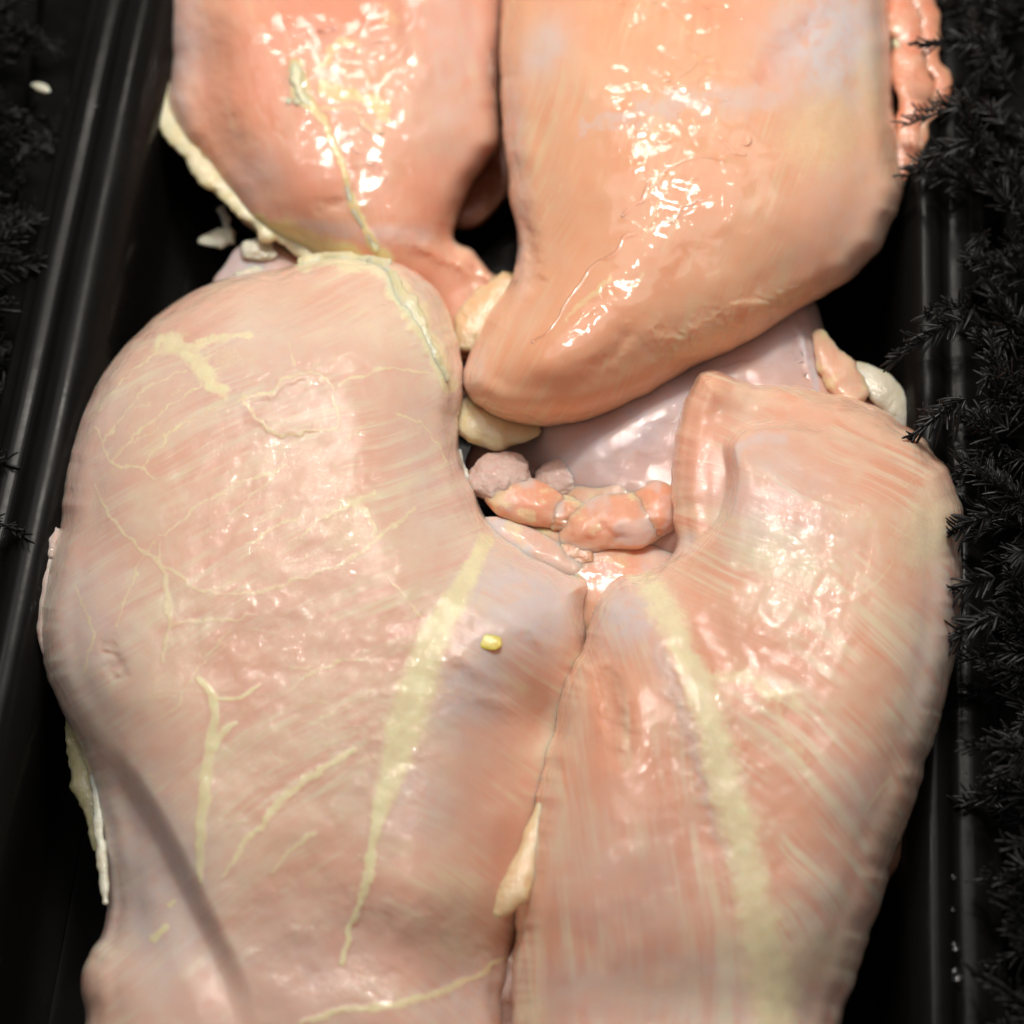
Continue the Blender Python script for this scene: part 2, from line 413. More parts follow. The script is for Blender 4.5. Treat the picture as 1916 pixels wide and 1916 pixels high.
    if fib2:
        r2 = np.hypot(V[:, 0] - fib2[0], V[:, 1] - fib2[1]); t2 = np.arctan2(V[:, 1] - fib2[1], V[:, 0] - fib2[0]); m2 = fib2[2](V[:, 0], V[:, 1])
        rad = np.where(m2, r2, rad); th = np.where(m2, t2 * np.mean(r2) / sc_th, th)
    wob = 26 * fbm(V[:, 0] / 260, V[:, 1] / 260, 0, seed + 11, 2)
    fib = np.stack([(rad + wob) / 100, th * sc_th / 100, V[:, 2] / 300], 1)
    pos = np.stack([V[:, 0] / 100, V[:, 1] / 100, V[:, 2] / 100 + seed * 3.7], 1)
    o = mesh_obj(name, to_world(V), [F] + [f for f in faces[1:]] + [T], mat, parent, True, dict(msk=msk, fib=fib, pos=pos))
    pc = Piece(); pc.o = o; pc.x0, pc.y0, pc.cell = x0, y0, cell
    Q = np.zeros(X.shape); Q[sel] = qv + hv; pc.Q = Q; pc.sel = sel
    return pc
def surf(pc, x, y):
    j = np.clip(((np.asarray(x) - pc.x0) / pc.cell).round().astype(int), 0, pc.Q.shape[1] - 1)
    i = np.clip(((np.asarray(y) - pc.y0) / pc.cell).round().astype(int), 0, pc.Q.shape[0] - 1)
    return pc.Q[i, j]
def zero_attrs(V, seed=0):
    return dict(pos=np.stack([V[:, 0] / 100, V[:, 1] / 100, V[:, 2] / 100 + seed], 1),
                fib=np.stack([V[:, 0] / 100, V[:, 1] / 100, V[:, 2] / 100], 1),
                msk=np.stack([0.5 * sstep(fbm(V[:, 0] / 30, V[:, 1] / 30, seed, 3, 4), 0.1, 0.45), 0.6 * sstep(fbm(V[:, 0] / 45, V[:, 1] / 45, seed, 7, 3), 0.0, 0.4), np.zeros(len(V)), np.full(len(V), 0.5)], 1))
def strip(name, mat, parent, pts, q=None, pc=None, off=0.0, flat=0.7, lump=0.25, lf=30.0, seg=14, step=5, seed=0, label=None):
    """a lumpy strand along (x, y, radius[, q]) ; q from the surface of pc when given"""
    P = spline([tuple(p) + ((0,) if len(p) < 4 else ()) for p in pts], step, False)
    if pc is not None:
        qq = surf(pc, P[:, 0], P[:, 1]); 
        kk = 3; qq = np.convolve(np.pad(qq, kk, mode='edge'), np.ones(2 * kk + 1) / (2 * kk + 1), 'valid'); P[:, 3] = qq + off
    elif q is not None: P[:, 3] = q
    n = len(P); T = np.gradient(P[:, :2], axis=0); T /= np.linalg.norm(T, axis=1)[:, None] + 1e-9
    Nn = np.stack([-T[:, 1], T[:, 0]], 1)
    th = np.arange(seg) / seg * 2 * math.pi
    rr = P[:, 2][:, None] * np.ones(seg)[None]
    x = P[:, 0][:, None] + Nn[:, 0][:, None] * np.cos(th)[None] * rr
    y = P[:, 1][:, None] + Nn[:, 1][:, None] * np.cos(th)[None] * rr
    z = P[:, 3][:, None] + np.sin(th)[None] * rr * flat
    nz = 1 + lump * 2 * fbm(x / lf, y / lf, z / lf + seed, seed, 3)
    rr = rr * nz
    cx_, cy_, cz_ = P[:, 0][:, None], P[:, 1][:, None], P[:, 3][:, None]
    x = cx_ + (x - cx_) * nz; y = cy_ + (y - cy_) * nz; z = cz_ + (z - cz_) * nz
    V = np.stack([x.ravel(), y.ravel(), z.ravel()], 1)
    i = np.arange(n - 1)[:, None]; j = np.arange(seg)[None]; j2 = (j + 1) % seg
    F = np.stack([(i * seg + j).ravel(), (i * seg + j2).ravel(), ((i + 1) * seg + j2).ravel(), ((i + 1) * seg + j).ravel()], 1)
    V = np.concatenate([V, [[P[0, 0] - T[0, 0] * P[0, 2] * .5, P[0, 1] - T[0, 1] * P[0, 2] * .5, P[0, 3]], [P[-1, 0] + T[-1, 0] * P[-1, 2] * .5, P[-1, 1] + T[-1, 1] * P[-1, 2] * .5, P[-1, 3]]]])
    m = n * seg; j = np.arange(seg)
    T1 = np.stack([np.full(seg, m), (j + 1) % seg, j], 1); T2 = np.stack([np.full(seg, m + 1), (n - 1) * seg + j, (n - 1) * seg + (j + 1) % seg], 1)
    W_ = to_world(V)
    F = F[:, ::-1]; T1 = T1[:, ::-1]; T2 = T2[:, ::-1]
    o = mesh_obj(name, W_, [F, np.concatenate([T1, T2])], mat, parent, True, zero_attrs(V, seed))
    if label: o['label'] = label
    return o
_ico = None
def ico(sub):
    global _ico
    import bmesh
    bm = bmesh.new(); bmesh.ops.create_icosphere(bm, subdivisions=sub, radius=1)
    V = np.array([v.co[:] for v in bm.verts]); F = np.array([[v.index for v in f.verts] for f in bm.faces]); bm.free(); return V, F
ICO = {k: ico(k) for k in (3, 4, 5)}
def blob(name, mat, parent, cx, cy, rx, ry, ang, q, rz, lump=0.15, lf=40, seed=0, sub=5, label=None, red=0, mem=0):
    V, F = ICO[sub]; c, s = math.cos(R(ang)), math.sin(R(ang))
    u = V[:, 0] * rx; v = V[:, 1] * ry
    x = cx + u * c - v * s; y = cy + u * s + v * c; z = q + V[:, 2] * rz
    nz = 1 + lump * 2 * fbm(x / lf, y / lf, z / lf + seed, seed, 4) + 0.25 * lump * (1 - 2 * np.abs(fbm(x / lf * 2.2, y / lf * 2.2, z / lf + seed, seed + 9, 3)))
    P = np.stack([cx + (x - cx) * nz, cy + (y - cy) * nz, q + (z - q) * nz], 1)
    W_ = to_world(P); F = flip_check(W_, F)
    at = zero_attrs(P, seed); at['msk'][:, 2] = red; at['msk'][:, 1] += mem
    o = mesh_obj(name, W_, [F], mat, parent, True, at)
    if label: o['label'] = label
    return o
# ------------------------------------------------------------------ tray, case floor
psi = R(4.35)
ax = np.array([math.sin(psi), math.cos(psi), 0.0]); sx_ = np.array([math.cos(psi), -math.sin(psi), 0.0])
ZR = 0.040
def across(px, py, z): return float(np.dot(on_plane(px, py, z), sx_))
XL = (across(262, 0, ZR) + across(25, 1130, ZR)) / 2
XR = (across(1737, 400, ZR) + across(1757, 1800, ZR)) / 2
def sweep(name, prof, mat, parent, y0=-0.24, y1=0.40, n=60, wob=0.0):
    prof = np.array(spline([(a, b) for a, b in prof], 0.0012, False)); V = []; m = len(prof)
    for i in range(n + 1):
        t = y0 + (y1 - y0) * i / n
        for k, (u, z) in enumerate(prof):
            ww = wob * (math.sin(t * 31 + 1) + 0.6 * math.sin(t * 77))
            V.append(sx_ * (u + ww) + ax * t + np.array([0, 0, z]))
    i = np.arange(n)[:, None]; k = np.arange(m - 1)[None]
    F = np.stack([(i * m + k).ravel(), (i * m + k + 1).ravel(), ((i + 1) * m + k + 1).ravel(), ((i + 1) * m + k).ravel()], 1)
    return mesh_obj(name, V, [F], mat, parent)
case = mesh_obj('case_floor', [[-2, -2, -0.012], [2, -2, -0.012], [2, 2, -0.012], [-2, 2, -0.012]], [np.array([[0, 1, 2, 3]])], M_case)
tag(case, kind='structure')
tray = empty('meat_tray', 'glossy black plastic tray with rolled rims under the chicken breasts', 'tray', 958, 958)
W0 = 0.0
sweep('tray_floor', [(XL + 0.020, 0.0060), (XL + 0.034, 0.0020), (XL + 0.075, 0.0010), ((XL + XR) / 2, 0.0), (XR - 0.055, 0.0010), (XR - 0.026, 0.0020), (XR - 0.015, 0.0060)], M_tray, tray)
def rim(X0, s):
    # s = +1: the left rim, the tray opens towards +u
    return [(X0 + s * u, z) for u, z in [(0.0200, 0.0063), (0.0150, 0.0100), (0.0125, 0.0180), (0.0105, 0.0300), (0.0088, 0.0352), (0.0070, 0.0376), (0.0050, 0.0395), (0.0015, 0.0410),
            (-0.0025, 0.0405), (-0.0048, 0.0380), (-0.0058, 0.0368), (-0.0075, 0.0372), (-0.0100, 0.0376), (-0.0125, 0.0366), (-0.0133, 0.0350), (-0.0150, 0.0352), (-0.0162, 0.0340), (-0.0166, 0.0290)]]
sweep('tray_side', rim(XL, 1), M_tray, tray, wob=0.00015)
def rimr(X0, s):
    return [(X0 + s * u, z) for u, z in [(0.0150, 0.0063), (0.0110, 0.0110), (0.0092, 0.0200), (0.0076, 0.0300), (0.0062, 0.0352), (0.0050, 0.0374), (0.0036, 0.0395), (0.0010, 0.0408),
            (-0.0020, 0.0403), (-0.0038, 0.0380), (-0.0048, 0.0368), (-0.0065, 0.0372), (-0.0090, 0.0376), (-0.0120, 0.0366), (-0.0130, 0.0350), (-0.0145, 0.0352), (-0.0160, 0.0340), (-0.0166, 0.0290)]]
sweep('tray_side', rimr(XR, -1), M_tray, tray, wob=0.0001)

t = blob('grey_reflection', M_reflection, tray, 70, 1570, 82, 250, 4, 14, 40, 0.10, 160, 95, 5)  # added lump standing in for a grey reflection at the lower left
# ------------------------------------------------------------------ breasts, lowest first
BR = 'chicken breasts heaped in the tray'
# E: breast lying underneath, seen between the top right one and the front right one
tE = empty('chicken_breast', 'mauve pink chicken breast mostly buried between the top right and front right breasts', 'chicken breast', 1300, 760, BR)
pE = grow('breast_meat', M_under, tE, [(870, 900), (900, 800), (1000, 730), (1150, 660), (1300, 590), (1450, 540), (1520, 560), (1545, 620), (1570, 670), (1620, 720), (1680, 790), (1700, 900), (1600, 1000), (1400, 1080), (1200, 1080), (1050, 1000), (1000, 900), (940, 960)],
    120, 150, 230, 3.5, tilt=(0.10, -0.05), bumps=[('g', 1150, 800, 200, 90, -32, 30), ('g', 960, 850, 60, 80, 20, -60), ('l', [(1480, 600), (1505, 650), (1525, 720)], 6, 8)],
    marks=[('mem', 'b', (1150, 790, 260, 90, -30), 0.9), ('mem', 'b', (1460, 640, 90, 60, -30), 0.6), ('mem', 'l', [(1478, 590, 6), (1500, 640, 7), (1522, 700, 7), (1530, 730, 6)], 1.0, 3), ('red', 'b', (1560, 720, 40, 40, 0), 0.5)],
    fibc=(1400, 2600), rim=60, seed=4)
strip('fat_flap', M_fatp, tE, [(1590, 700, 26, 330), (1640, 722, 30, 335), (1672, 752, 26, 325), (1690, 800, 22, 315)], flat=0.5, lump=0.12, seed=3)
strip('flesh_flap', M_rosy, tE, [(1530, 620, 12, 350), (1548, 660, 24, 352), (1572, 700, 34, 350), (1600, 750, 36, 345)], flat=0.5, lump=0.2, seed=5)

# A: top left
tA = empty('chicken_breast', 'rosy chicken breast at the top left edged by a long ruffle of yellow fat', 'chicken breast', 640, 200, BR)
pA = grow('breast_meat', M_rosy, tA, [(330, -190), (308, -60), (310, 30), (318, 110), (312, 190), (330, 250), (372, 310), (415, 365), (450, 415), (500, 450), (560, 480), (600, 540), (660, 620), (760, 660), (860, 680), (930, 650), (950, 590), (950, 530), (915, 505), (885, 470), (850, 448), (862, 400), (882, 350), (912, 305), (936, 262), (934, 150), (940, 20), (945, -80), (920, -190), (600, -230)],
    190, 190, 255, 3.0, tilt=(0.0, -0.22), bumps=[('g', 640, 590, 260, 90, 0, -120), ('g', 860, 560, 110, 110, 0, -40), ('g', 560, 180, 150, 190, 20, 25), ('l', [(370, 20), (385, 150), (420, 260), (470, 350)], 40, -14), ('l', [(745, -30), (765, 30), (755, 90), (700, 130)], 16, -9), ('l', [(300, 0), (500, 30), (740, 60)], 40, 6), ('l', [(655, 330), (640, 375), (600, 385)], 12, -7), ('l', [(740, 450), (820, 470), (880, 510), (905, 560)], 14, 10), ('g', 450, 60, 60, 70, 0, 18)],
    marks=[('fat', 'l', [(553, 118, 10), (556, 150, 15), (568, 182, 13), (596, 206, 8), (616, 250, 7), (638, 305, 6), (650, 350, 7), (660, 385, 10), (685, 430, 7), (706, 468, 12), (720, 490, 18)], 1.0, 8),
           ('fat', 'l', [(600, 165, 10), (650, 178, 16), (700, 195, 14), (726, 216, 8)], 0.85, 16), ('fat', 'l', [(590, 130, 5), (640, 80, 10), (670, 95, 6)], 0.6, 16), ('fat', 'l', [(600, 203, 3), (660, 208, 4), (690, 235, 4), (720, 248, 3)], 0.5, 10),
           ('fat', 'b', (690, 520, 60, 40, 20), 0.5), ('fat', 'l', [(480, 420, 16), (540, 440, 22), (610, 470, 22), (660, 485, 20)], 0.9, 14),
           ('red', 'b', (620, 20, 170, 70, 0), 0.75), ('red', 'b', (600, 330, 60, 60, 0), 0.6), ('red', 'b', (460, 120, 80, 90, 0), 0.55), ('red', 'b', (580, 240, 60, 50, 0), 0.3), ('red', 'b', (345, 60, 30, 120, 0), 0.3),
           ('mem', 'b', (340, 70, 40, 120, 0), 0.6), ('mem', 'b', (850, 120, 80, 190, 0), 0.4), ('mem', 'b', (330, 200, 30, 80, 0), 0.5), ('mem', 'b', (480, 330, 50, 60, 30), 0.35), ('fat', 'b', (800, 200, 130, 160, 0), 0.17), ('fat', 'l', [(715, 40, 12), (740, 30, 12), (720, 10, 10)], 0.35, 10), ('mem', 'l', [(560, 420, 10), (700, 440, 16), (790, 440, 20)], 0.5)],
    fibc=(-2400, 950), rim=60, seed=1)
strip('fat_ruffle', M_fat, tA, [(310, 108, 9, 300), (304, 150, 14, 300), (304, 190, 14, 300), (312, 225, 18, 300), (340, 262, 18, 302), (370, 298, 20, 304), (402, 336, 21, 300), (436, 374, 18, 292), (474, 402, 22, 286), (520, 428, 27, 272), (570, 457, 26, 252), (620, 478, 22, 244)], flat=0.6, lump=0.30, lf=26, seed=7, step=4)
strip('fat_crumb', M_fatp, tA, [(372, 452, 5, 170), (392, 448, 13, 172), (412, 442, 20, 175), (432, 436, 20, 180)], flat=0.7, lump=0.3, lf=18, seed=8, label='small white pointed fat crumb')
strip('fat_crumb', M_fatp, tA, [(412, 388, 7, 180), (420, 405, 8, 184), (428, 430, 8, 188)], flat=0.7, lump=0.35, lf=12, seed=9)
strip('fat_cord', M_fat, tA, [(553, 118, 8), (556, 150, 11), (568, 182, 8), (596, 206, 4), (616, 250, 3.4), (638, 305, 3), (650, 350, 3.4), (664, 395, 5), (685, 430, 4), (706, 468, 7)], pc=pA, off=-2.5, flat=0.55, lump=0.3, lf=14, seed=12)
blob('fat_crumb', M_fat, tA, 540, 189, 6, 6, 0, float(surf(pA, 540, 189)), 4, 0.2, 10, 3, 3)
blob('fat_crumb', M_fat, tA, 556, 190, 7, 6, 0, float(surf(pA, 556, 190)), 4, 0.2, 10, 4, 3)
# H: sliver behind, left
tH = empty('chicken_breast', 'sliver of mauve chicken with white fat lumps behind the large front left breast', 'chicken breast', 470, 500, BR)
grow('breast_meat', M_under, tH, [(395, 540), (420, 495), (450, 455), (500, 448), (560, 480), (640, 520), (700, 600), (560, 650), (430, 620)], 40, 60, 200, 3.0, marks=[('mem', 'b', (450, 500, 60, 60, 0), 0.7)], rim=50, seed=14)
blob('fat_lump', M_fatp, tH, 484, 466, 32, 20, 12, 240, 16, 0.2, 16, 5, 4)
blob('fat_lump', M_fatp, tH, 462, 515, 26, 13, -20, 236, 12, 0.25, 16, 6, 4)
# I: dim piece in the gap
tI = empty('chicken_breast', 'dim brownish piece of chicken deep in the gap between the two top breasts', 'chicken breast', 900, 350, BR)
grow('breast_meat', M_brown, tI, [(830, 300), (870, 250), (960, 240), (1000, 330), (960, 360), (905, 418), (860, 430), (820, 400)], 50, 60, 90, 3.5, rim=40, seed=15)  # brown colour carries the shadow of the gap

# G, M: fat between
strip('fat_lump', M_fat, tE, [(872, 745, 30, 300), (890, 785, 44, 305), (928, 802, 42, 305), (972, 806, 26, 300), (1008, 806, 10, 294)], flat=0.8, lump=0.1, seed=21, label='smooth yellow fat lump under the tip of the top right breast')
strip('fat_lump', M_fato, tA, [(955, 520, 22, 240), (920, 560, 34, 238), (885, 605, 36, 230), (868, 650, 26, 220)], flat=0.6, lump=0.22, lf=20, seed=22, label='knobbly orange fat where the breasts meet')

# F: trimmings in the middle
tF = empty('chicken_tenderloin', 'small orange pink lobes of chicken tucked in the hollow between four breasts', 'chicken tenderloin', 1080, 930)
blob('root', M_rosy, tF, 1110, 1080, 230, 130, 14, 262, 78, 0.06, 120, 35, 5, red=0.12)
blob('tip', M_trim, tF, 985, 940, 84, 44, 18, 318, 34, 0.10, 70, 31, 5, red=0.6)
blob('lobe', M_trim, tF, 1170, 905, 120, 80, -28, 290, 50, 0.08, 90, 34, 5, red=0.15)
blob('lobe', M_trim, tF, 1160, 975, 118, 58, -14, 316, 44, 0.12, 60, 32, 5, red=0.4)
blob('lobe', M_trim, tF, 1226, 950, 56, 60, 10, 326, 40, 0.10, 50, 33, 5, red=0.7)
blob('lobe', M_trim, tF, 1060, 962, 40, 34, 0, 318, 28, 0.14, 30, 38, 5, red=0.5)
blob('cut_edge', M_trim, tF, 1010, 1030, 120, 34, 27, 318, 26, 0.08, 50, 39, 5, red=0.2, mem=0.4)
blob('wet_pocket', M_pocket, tF, 1078, 1034, 34, 20, 22, 330, 10, 0.2, 20, 37, 4)
t = blob('ice_lump', M_ice, None, 936, 895, 60, 46, -8, 316, 36, 0.11, 26, 41, 5)
tag(t, 'frosty pinkish ice lump against the hollowed edge of the large left breast', 'ice')
t = blob('ice_lump', M_ice, None, 1056, 894, 56, 36, -14, 298, 22, 0.13, 22, 42, 5)
tag(t, 'grey frosted ice lump lying on the buried mauve breast', 'ice')

# B: top right, highest
tB = empty('chicken_breast', 'large peach chicken breast at the top right tapering to a smooth tip', 'chicken breast', 1300, 350, BR)
pB = grow('breast_meat', M_top, tB, [(945, -60), (934, 60), (936, 180), (946, 290), (952, 370), (968, 440), (962, 505), (925, 570), (885, 640), (866, 700), (880, 745), (930, 780), (990, 795), (1050, 796), (1120, 782), (1200, 745), (1300, 690), (1400, 640), (1500, 578), (1590, 525), (1645, 470), (1676, 405), (1690, 350), (1682, 290), (1672, 200), (1668, 100), (1660, 0), (1650, -190), (1300, -240), (980, -200)],
    235, 265, 385, 3.0, tilt=(0.03, -0.10), smooth=42, soft=7, bumps=[('g', 1300, 200, 300, 260, 0, 30), ('g', 1050, 650, 130, 90, -35, 28), ('l', [(960, 380), (985, 440), (1000, 500), (985, 560)], 14, -14), ('l', [(940, 270), (965, 340), (975, 400)], 22, -12), ('l', [(1180, 600), (1150, 660), (1090, 700)], 16, -6), ('g', 1380, 620, 180, 30, -26, -14),
           ('l', [(1440, 130), (1490, 80), (1540, 10)], 26, -8), ('l', [(1270, 150), (1290, 60), (1200, 10)], 60, -12), ('l', [(1210, 600, 16), (1260, 650, 22), (1330, 630, 30), (1420, 590, 26), (1500, 555, 16)], 14, 6, 34)],
    marks=[('mem', 'b', (1560, 80, 120, 120, -40), 1.0), ('mem', 'l', [(1650, 20, 50), (1560, 120, 50), (1450, 180, 30), (1330, 185, 22), (1180, 215, 16), (1080, 240, 10)], 0.55, 24), ('fat', 'b', (1540, 240, 110, 90, -40), 0.42), ('fat', 'b', (1630, 150, 40, 110, 0), 0.38), ('mem', 'b', (1600, 430, 120, 170, 0), 0.28),
           ('red', 'l', [(1545, 0, 22), (1500, 60, 26), (1450, 110, 22), (1420, 150, 12)], 0.85, 8), ('mem', 'b', (975, 430, 20, 100, 0), 0.6), ('mem', 'b', (960, 250, 25, 120, 0), 0.45), ('mem', 'b', (1020, 90, 40, 70, 30), 0.6), ('red', 'b', (1340, 20, 100, 30, 5), 0.4),
           ('fat', 'l', [(1060, 600, 3), (1100, 560, 6), (1140, 520, 5)], 0.55, 8), ('fat', 'l', [(1180, 540, 5), (1205, 515, 5)], 0.55, 6), ('fl', 'b', (1370, 600, 190, 55, -26), 1.0), ('fat', 'b', (1310, 640, 110, 24, -22), 0.40), ('fat', 'b', (1460, 560, 70, 24, -28), 0.36), ('red', 'b', (1100, 640, 150, 90, -35), 0.22), ('red', 'b', (1560, 460, 90, 100, 0), 0.2), ('mem', 'b', (880, 700, 26, 60, 10), 0.5), ('fat', 'l', [(985, 490, 3), (1000, 430, 4), (1030, 380, 3), (1050, 340, 3)], 0.35, 12)],
    fibc=(-700, -400), rim=70, seed=2)
strip('flesh_strip', M_flesh, tB, [(1655, -120, 30, 400), (1680, -30, 40, 405), (1700, 50, 40, 408), (1700, 120, 36, 410), (1708, 180, 34, 408), (1704, 240, 32, 404), (1692, 290, 26, 400), (1682, 335, 14, 390)], flat=0.6, lump=0.25, lf=40, seed=51)
strip('flesh_strip', M_flesh, tB, [(1715, -40, 26, 415), (1738, 60, 22, 415), (1744, 110, 16, 412), (1766, 150, 18, 408), (1752, 200, 15, 408), (1730, 222, 13, 408), (1718, 262, 16, 404), (1704, 310, 10, 398)], flat=0.7, lump=0.25, lf=26, seed=52, label='thin pink loop of torn flesh')
strip('fat_lump', M_fat, tB, [(1682, 50, 8, 412), (1688, 72, 15, 412), (1686, 98, 14, 412), (1682, 116, 7, 410)], flat=0.6, lump=0.25, lf=16, seed=53)
strip('fat_lump', M_fatp, tB, [(1676, 270, 8, 398), (1682, 300, 15, 396), (1683, 325, 17, 388), (1684, 348, 9, 380)], flat=0.7, lump=0.15, lf=22, seed=54)
blob('fat_lump', M_fatp, tB, 1700, 190, 12, 26, 10, 404, 8, 0.25, 16, 55, 4)

# C: large front left
tC = empty('chicken_breast', 'large pale front left chicken breast with lacy fat net and yellow stripe', 'chicken breast', 560, 1150, BR)
polyC = [(560, 495), (640, 482), (730, 488), (795, 520), (835, 575), (858, 650), (868, 725), (858, 790), (862, 850), (880, 905), (905, 960), (935, 1000), (1000, 1040), (1060, 1070), (1100, 1090), (1094, 1140), (1096, 1200), (1092, 1270), (1082, 1340), (1066, 1420), (1045, 1490), (1022, 1560), (1005, 1620), (990, 1690), (962, 1760), (950, 1830), (946, 1900), (950, 2080), (600, 2120), (150, 2080),
         (158, 1980), (158, 1900), (152, 1830), (168, 1780), (192, 1745), (200, 1680), (190, 1600), (182, 1540), (172, 1480), (150, 1400), (112, 1320), (84, 1250), (74, 1180), (84, 1090), (108, 990), (122, 900), (142, 810), (170, 740), (235, 645), (320, 570), (410, 525), (480, 508)]
netC = [[(180, 800, 3), (200, 850, 4), (225, 875, 4), (260, 875, 4), (290, 900, 3)], [(176, 900, 3), (200, 955, 4), (240, 1005, 5), (290, 1045, 5), (350, 1090, 4), (420, 1112, 4), (500, 1105, 4), (580, 1078, 4), (650, 1050, 5), (705, 1005, 4), (745, 975, 5), (775, 948, 4)],
        [(296, 1020, 4), (306, 1080, 8), (318, 1130, 9), (312, 1180, 5), (302, 1240, 3)], [(320, 1170, 4), (350, 1162, 5), (430, 1160, 4), (480, 1150, 3)], [(560, 1010, 3), (600, 970, 5), (650, 948, 8), (700, 925, 5)], [(640, 940, 8), (690, 960, 7), (700, 1000, 6)],
        [(430, 960, 3), (480, 920, 3), (530, 870, 4)], [(455, 755, 5), (490, 790, 8), (530, 812, 5), (590, 808, 4), (630, 798, 5)], [(632, 800, 3), (628, 750, 3), (610, 710, 3), (575, 696, 4), (540, 705, 4), (500, 735, 5), (445, 748, 5)],
        [(170, 790, 2.5), (240, 700, 3), (330, 640, 3)], [(190, 830, 2.5), (270, 730, 3), (350, 690, 3)], [(210, 860, 2.5), (300, 770, 3), (380, 720, 3)], [(260, 880, 3), (330, 800, 3), (420, 760, 2.5)], [(300, 1000, 3), (380, 940, 3), (450, 900, 3), (520, 880, 3)], [(640, 720, 3), (720, 690, 4), (800, 700, 4)], [(540, 640, 2), (548, 690, 3)],
        [(740, 770, 3), (800, 800, 3), (830, 860, 3)], [(220, 1170, 3), (250, 1080, 3), (290, 1010, 3)], [(320, 1330, 3), (380, 1240, 3), (430, 1180, 3)], [(700, 1290, 3), (640, 1320, 3), (580, 1360, 3)], [(690, 1230, 3), (600, 1250, 4), (540, 1290, 3)], [(140, 1100, 3), (170, 1180, 3), (160, 1260, 3)], [(460, 1020, 3), (520, 985, 4), (560, 960, 3)], [(720, 1080, 2.5), (760, 1120, 3), (790, 1160, 3)]]
marksC = [('fat', 'l', [(a, b, c * 0.8) for a, b, c in L], 0.55, 9) for L in netC]
for k in range(34):
    rr_ = random.Random(k); x = rr_.uniform(170, 800); y = rr_.uniform(640, 1600); a = rr_.uniform(-0.9, 0.3); l = rr_.uniform(30, 110)
    marksC.append(('fat', 'l', [(x, y, 2), (x + l * .5 * math.cos(a), y + l * .5 * math.sin(a) + rr_.uniform(-8, 8), 3.2), (x + l * math.cos(a), y + l * math.sin(a), 2)], rr_.uniform(0.25, 0.45), 10))
marksC += [('fat', 'l', [(372, 1272, 6), (398, 1300, 8), (402, 1340, 9), (392, 1400, 10), (385, 1465, 11), (376, 1540, 10), (374, 1600, 8), (376, 1650, 4)], 1.0, 4), ('fat', 'l', [(405, 1308, 4), (450, 1306, 5), (485, 1280, 3)], 0.8, 4), ('fat', 'l', [(400, 1400, 8), (418, 1372, 8), (440, 1352, 5)], 0.9, 4),
           ('fat', 'l', [(660, 1402, 5), (600, 1440, 7), (545, 1480, 9), (490, 1540, 7), (450, 1590, 7), (415, 1640, 3)], 0.75, 8), ('fat', 'l', [(590, 1560, 6), (545, 1590, 5), (508, 1635, 3)], 0.6, 6),
           ('fat', 'l', [(908, 1010, 12), (880, 1070, 18), (848, 1130, 22), (812, 1190, 28), (786, 1270, 32), (760, 1350, 32), (738, 1430, 26), (716, 1500, 17), (700, 1560, 10), (688, 1640, 9), (662, 1720, 7), (640, 1800, 5)], 1.0, 8),
           ('fat', 'l', [(640, 487, 14), (690, 492, 15), (728, 512, 14), (748, 550, 20), (782, 595, 19), (806, 640, 15), (828, 690, 17), (846, 725, 12)], 1.0, 12), ('fat', 'l', [(560, 500, 10), (620, 486, 12), (690, 490, 10)], 0.7, 10),
           ('fat', 'l', [(300, 640, 16), (340, 648, 16), (372, 670, 16), (392, 705, 18), (412, 735, 12)], 0.75, 18), ('fat', 'l', [(370, 650, 7), (420, 632, 10), (470, 622, 7)], 0.6, 14), ('fat', 'b', (425, 670, 45, 30, 0), 0.35), ('fat', 'b', (650, 990, 70, 60, -30), 0.33), ('fat', 'b', (480, 1060, 90, 60, -20), 0.2), ('fat', 'b', (250, 830, 90, 70, -40), 0.18),
           ('fat', 'l', [(950, 1790, 5), (850, 1845, 8), (750, 1878, 8), (650, 1892, 6), (560, 1915, 5)], 0.75, 8), ('fat', 'l', [(288, 1755, 9), (308, 1735, 7)], 0.9, 4), ('fat', 'l', [(318, 1695, 6), (326, 1688, 5)], 0.7, 3), ('fat', 'b', (840, 610, 25, 100, 10), 0.3),
           ('mem', 'b', (980, 1130, 120, 90, 20), 1.0), ('mem', 'b', (880, 1280, 70, 120, 20), 0.75), ('mem', 'b', (160, 1180, 90, 190, 0), 0.55), ('mem', 'b', (270, 1650, 120, 260, -20), 0.75), ('mem', 'b', (790, 1500, 80, 90, 0), 0.5), ('mem', 'b', (520, 1820, 260, 120, 0), 0.35), ('mem', 'b', (820, 850, 80, 200, 0), 0.35), ('red', 'l', [(620, 1770, 20), (740, 1800, 26), (860, 1830, 26), (940, 1860, 20)], 0.4), ('mem', 'b', (450, 700, 200, 120, 0), 0.25), ('mem', 'b', (870, 1880, 100, 90, 0), 0.6), ('mem', 'b', (180, 850, 60, 180, 15), 0.35),
           ('red', 'b', (370, 590, 110, 50, -25), 0.45), ('red', 'b', (560, 560, 130, 40, 0), 0.35), ('red', 'b', (520, 900, 100, 60, 0), 0.3), ('red', 'b', (900, 1420, 45, 160, 10), 0.4), ('red', 'b', (760, 1640, 60, 160, 10), 0.18), ('red', 'l', [(200, 1420, 20), (270, 1530, 24), (330, 1640, 24), (390, 1750, 20)], 0.35), ('red', 'b', (930, 1700, 40, 160, 0), 0.35),
           ('fl', 'b', (600, 1330, 190, 200, 0), 0.9), ('fl', 'b', (520, 780, 250, 220, 0), 0.5), ('fl', 'b', (560, 1720, 140, 140, 0), 0.7), ('fl', 'b', (700, 1100, 200, 160, 0), 0.5)]
creaseC = [(120, 1330), (200, 1425), (265, 1520), (320, 1620), (370, 1720), (410, 1800), (440, 1880), (450, 1960)]
